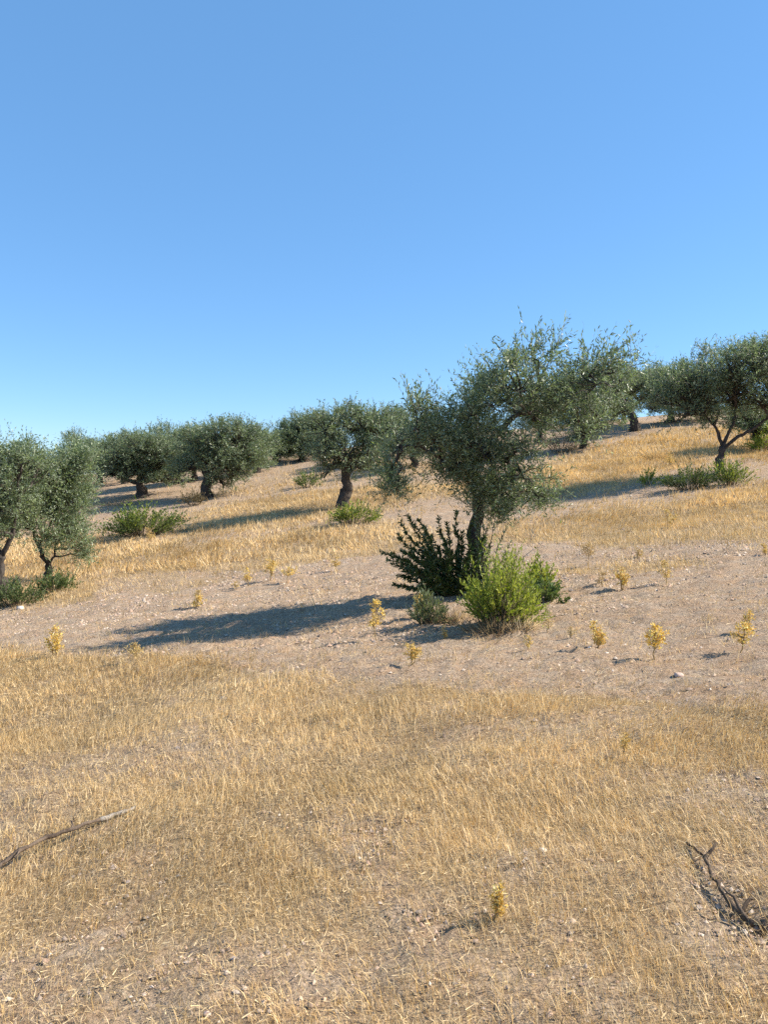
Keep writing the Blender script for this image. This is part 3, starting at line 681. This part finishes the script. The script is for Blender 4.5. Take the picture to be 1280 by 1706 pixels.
WEEDS = [
    ('lone yellow weed at the grass edge, leftmost on the slope', 90, 1094, 26, 40, 0), ('faint dry weed at the left tip of the big tree shadow', 228, 1103, 22, 26, .4),
    ('yellow weed above the middle of the big tree shadow', 325, 1013, 24, 24, .1), ('yellow weed in the left of the trio above the shadow', 415, 977, 20, 26, .1),
    ('tall yellow weed in the middle of the trio above the shadow', 450, 968, 24, 34, .1), ('yellow weed on the right of the trio above the shadow', 477, 972, 22, 24, .15),
    ('faint small weed below the midfield tree shrub', 558, 952, 20, 24, .4), ('small dull weed above the left of the trio', 393, 985, 14, 14, .3),
    ('upright two tiered yellow weed left of the grey green shrub', 628, 1068, 24, 54, 0), ('orange yellow weed against the grey green shrub', 693, 1030, 24, 32, .1),
    ('leaning yellow weed on bare soil below the grey green shrub', 686, 1110, 28, 32, 0), ('tiny pale weed below the lime green bush on the left', 741, 1066, 12, 20, .5),
    ('tiny yellow weed below the lime green bush on the right', 880, 1083, 14, 20, .1), ('small dry weed right of the yellow grass tuft', 914, 1052, 16, 18, .2),
    ('tiny orange weed left of the upright right hand weeds', 951, 1064, 14, 16, .15), ('upright golden weed on bare soil right of the bushes', 997, 1078, 22, 38, 0),
    ('golden oval weed, middle one of the right hand row', 1093, 1098, 28, 46, 0), ('broad golden weed near the right edge, with a smaller one behind', 1233, 1085, 36, 40, 0),
    ('small golden weed behind the broad one near the right edge', 1249, 1056, 20, 32, 0), ('yellow weed standing alone in the near grass', 823, 1530, 24, 50, .1),
    ('small yellow weed in the grass below the right hand row', 1040, 1262, 16, 34, .25), ('pale weed on the bare strip right of the small bright bush', 983, 945, 22, 34, .4),
    ('faint yellow weed on the thin grass strip at right', 1062, 930, 14, 16, .2), ('pale yellow weed right of the low dark bush', 1005, 980, 18, 22, .4),
    ('taller pale weed right of the low dark bush', 1038, 984, 22, 32, .3), ('orange weed on bare soil at the right picture edge', 1277, 925, 16, 18, .05),
    ('pale green stalk weed on the bare strip, right of the thin grass', 1110, 975, 16, 34, .5), ('faint yellow weed below the wide green shrub patch', 250, 905, 22, 22, .2),
    ('yellow dry weed on the upper slope in front of the far trunk', 1118, 778, 22, 18, .2), ('dry weed in the tan grass band on the right slope', 1115, 880, 20, 26, .4),
]
for i, (lb, bx, by, w, h, d) in enumerate(WEEDS):
    weed(lb, bx, by, w * 1.2, h * 1.15, 100 + i, d * .8, 46 if w > 20 else 28)

# thin dead stalk right of the trunk
b = at(872, 945); k = pxm(b); g = MB()
tube(g, curve((0, 0, -.03), (22 / k, .05, 75 / k), (0, 0, 0), 8, 3, .03), np.linspace(.008, .003, 8), 5)
for (f, dx, dz) in ((.45, -.1, .16), (.6, .12, .14), (.75, -.05, .14)):
    p = np.array([22 / k * f, .02, 75 / k * f]); tube(g, curve(p, p + np.array([dx, .03, dz]), (0, 0, 0), 4, 4, .03), np.linspace(.004, .002, 4), 4)
o = g.build('dead_stalk', M_PALESTICK); o.location = b; tag(o, 'thin bleached dead stalk right of the tallest trunk', 'stalk')

# ------------------------------------------------------------------ fallen branches
def branch(name, label, pts, r0, r1, m0, seed, lift, twl=(), tipm=None, tipn=0):
    r = np.random.default_rng(seed); P = np.array([at(a, b) for a, b in pts]); t = np.linspace(0, 1, len(P)); tt = np.linspace(0, 1, 26)
    Q = np.stack([np.interp(tt, t, P[:, i]) for i in range(3)], 1)
    Q[:, 2] = H(Q[:, 0], Q[:, 1]) + lift * (.6 + .4 * np.sin(tt * 5)); Q[1:-1] += r.normal(0, .0035, (24, 3))
    o0 = Q[0].copy(); Q -= o0; rad = np.linspace(r0, r1, 26) * (1 + .25 * r.normal(0, 1, 26).clip(-1, 1.6))
    root = empty(name, o0, label, 'branch'); cut = 26 - tipn
    g = MB(); tube(g, Q[:cut + (1 if tipn else 0)], rad[:cut + (1 if tipn else 0)], 8, rough=.2, seed=seed); g.build('stem', m0, root, smooth=True)
    if tipn:
        g = MB(); tube(g, Q[cut:], rad[cut:], 8, rough=.2, seed=seed); o = g.build('bleached_end', tipm, root, smooth=True); o['label'] = 'pale bleached end of the branch'
    for (f, dx, dy, dz) in twl:
        p = Q[int(f * 25)]; g = MB(); tube(g, curve(p, p + np.array([dx, dy, dz]), (0, 0, .01), 6, int(f * 99), .05), np.linspace(r1 * .8, .002, 6), 5); g.build('twig', m0, root)
    return root
branch('fallen_branch', 'long thin fallen branch with bleached tip lying in the left foreground', STICK_PX[0], .011, .009, M_STICK, 61, .085,
       ((.3, .03, -.1, .01), (.55, -.02, .12, .03)), M_PALESTICK, 8)
branch('fallen_branch', 'dark crooked dead branch half buried in grass at lower right', STICK_PX[1], .006, .013, M_CHAR, 62, .02,
       ((.2, .07, .05, .04), (.75, -.04, .12, .06), (.85, .02, -.1, .02), (.6, .09, .06, .03)))

# ------------------------------------------------------------------ single stones
def stone(label, bx, by, wpx, c, seed):
    import bmesh
    r = np.random.default_rng(seed); base = at(bx, by); s = wpx / pxm(base) / 2
    bm = bmesh.new(); bmesh.ops.create_icosphere(bm, subdivisions=2, radius=1)
    V = np.array([v.co[:] for v in bm.verts]); T = np.array([[v.index for v in f.verts] for f in bm.faces]); bm.free()
    q = unit(r.normal(size=(9, 3))); d = r.uniform(.55, .9, 9)
    for a, b in zip(q, d):
        e = V @ a; V = V - np.maximum(e - b, 0)[:, None] * a[None]
    V = V * np.array([1, r.uniform(.7, 1), r.uniform(.5, .75)]) * s
    g = MB(); g.add(V, T, c); o = g.build('stone', M_STONE); o.location = base + np.array([0, 0, s * .22]); o.rotation_euler = (0, 0, r.uniform(0, 6)); tag(o, label, 'stone', 'loose stones')
PALE = (.58, .50, .42)
for i, (lb, x, y, w, c) in enumerate([
    ('pale stone at the grass edge below the left edge trunk', 33, 1016, 18, PALE), ('flat pale stone lying at the edge of the near grass', 372, 1166, 14, PALE),
    ('pinkish flat stone on bare soil below the oval weed', 1132, 1128, 20, (.5, .36, .29)), ('small white stone beside the upright golden weed', 983, 1080, 8, (.7, .66, .6)),
    ('small pinkish stone in the gravel at the bottom edge', 345, 1697, 16, (.55, .40, .32)), ('round tan stone in the gravel patch left of centre', 378, 1626, 13, (.5, .39, .3)),
    ('pale stone in the near grass right of centre', 905, 1420, 16, PALE), ('tan stone in the grass beyond the fallen branch', 298, 1462, 12, (.5, .4, .3)),
    ('pale pebble beside the near yellow weed', 975, 1522, 10, PALE), ('dull pink stone in the bare strip at right', 1010, 968, 12, (.48, .34, .27)),
]):
    stone(lb, x, y, w, c, 200 + i)
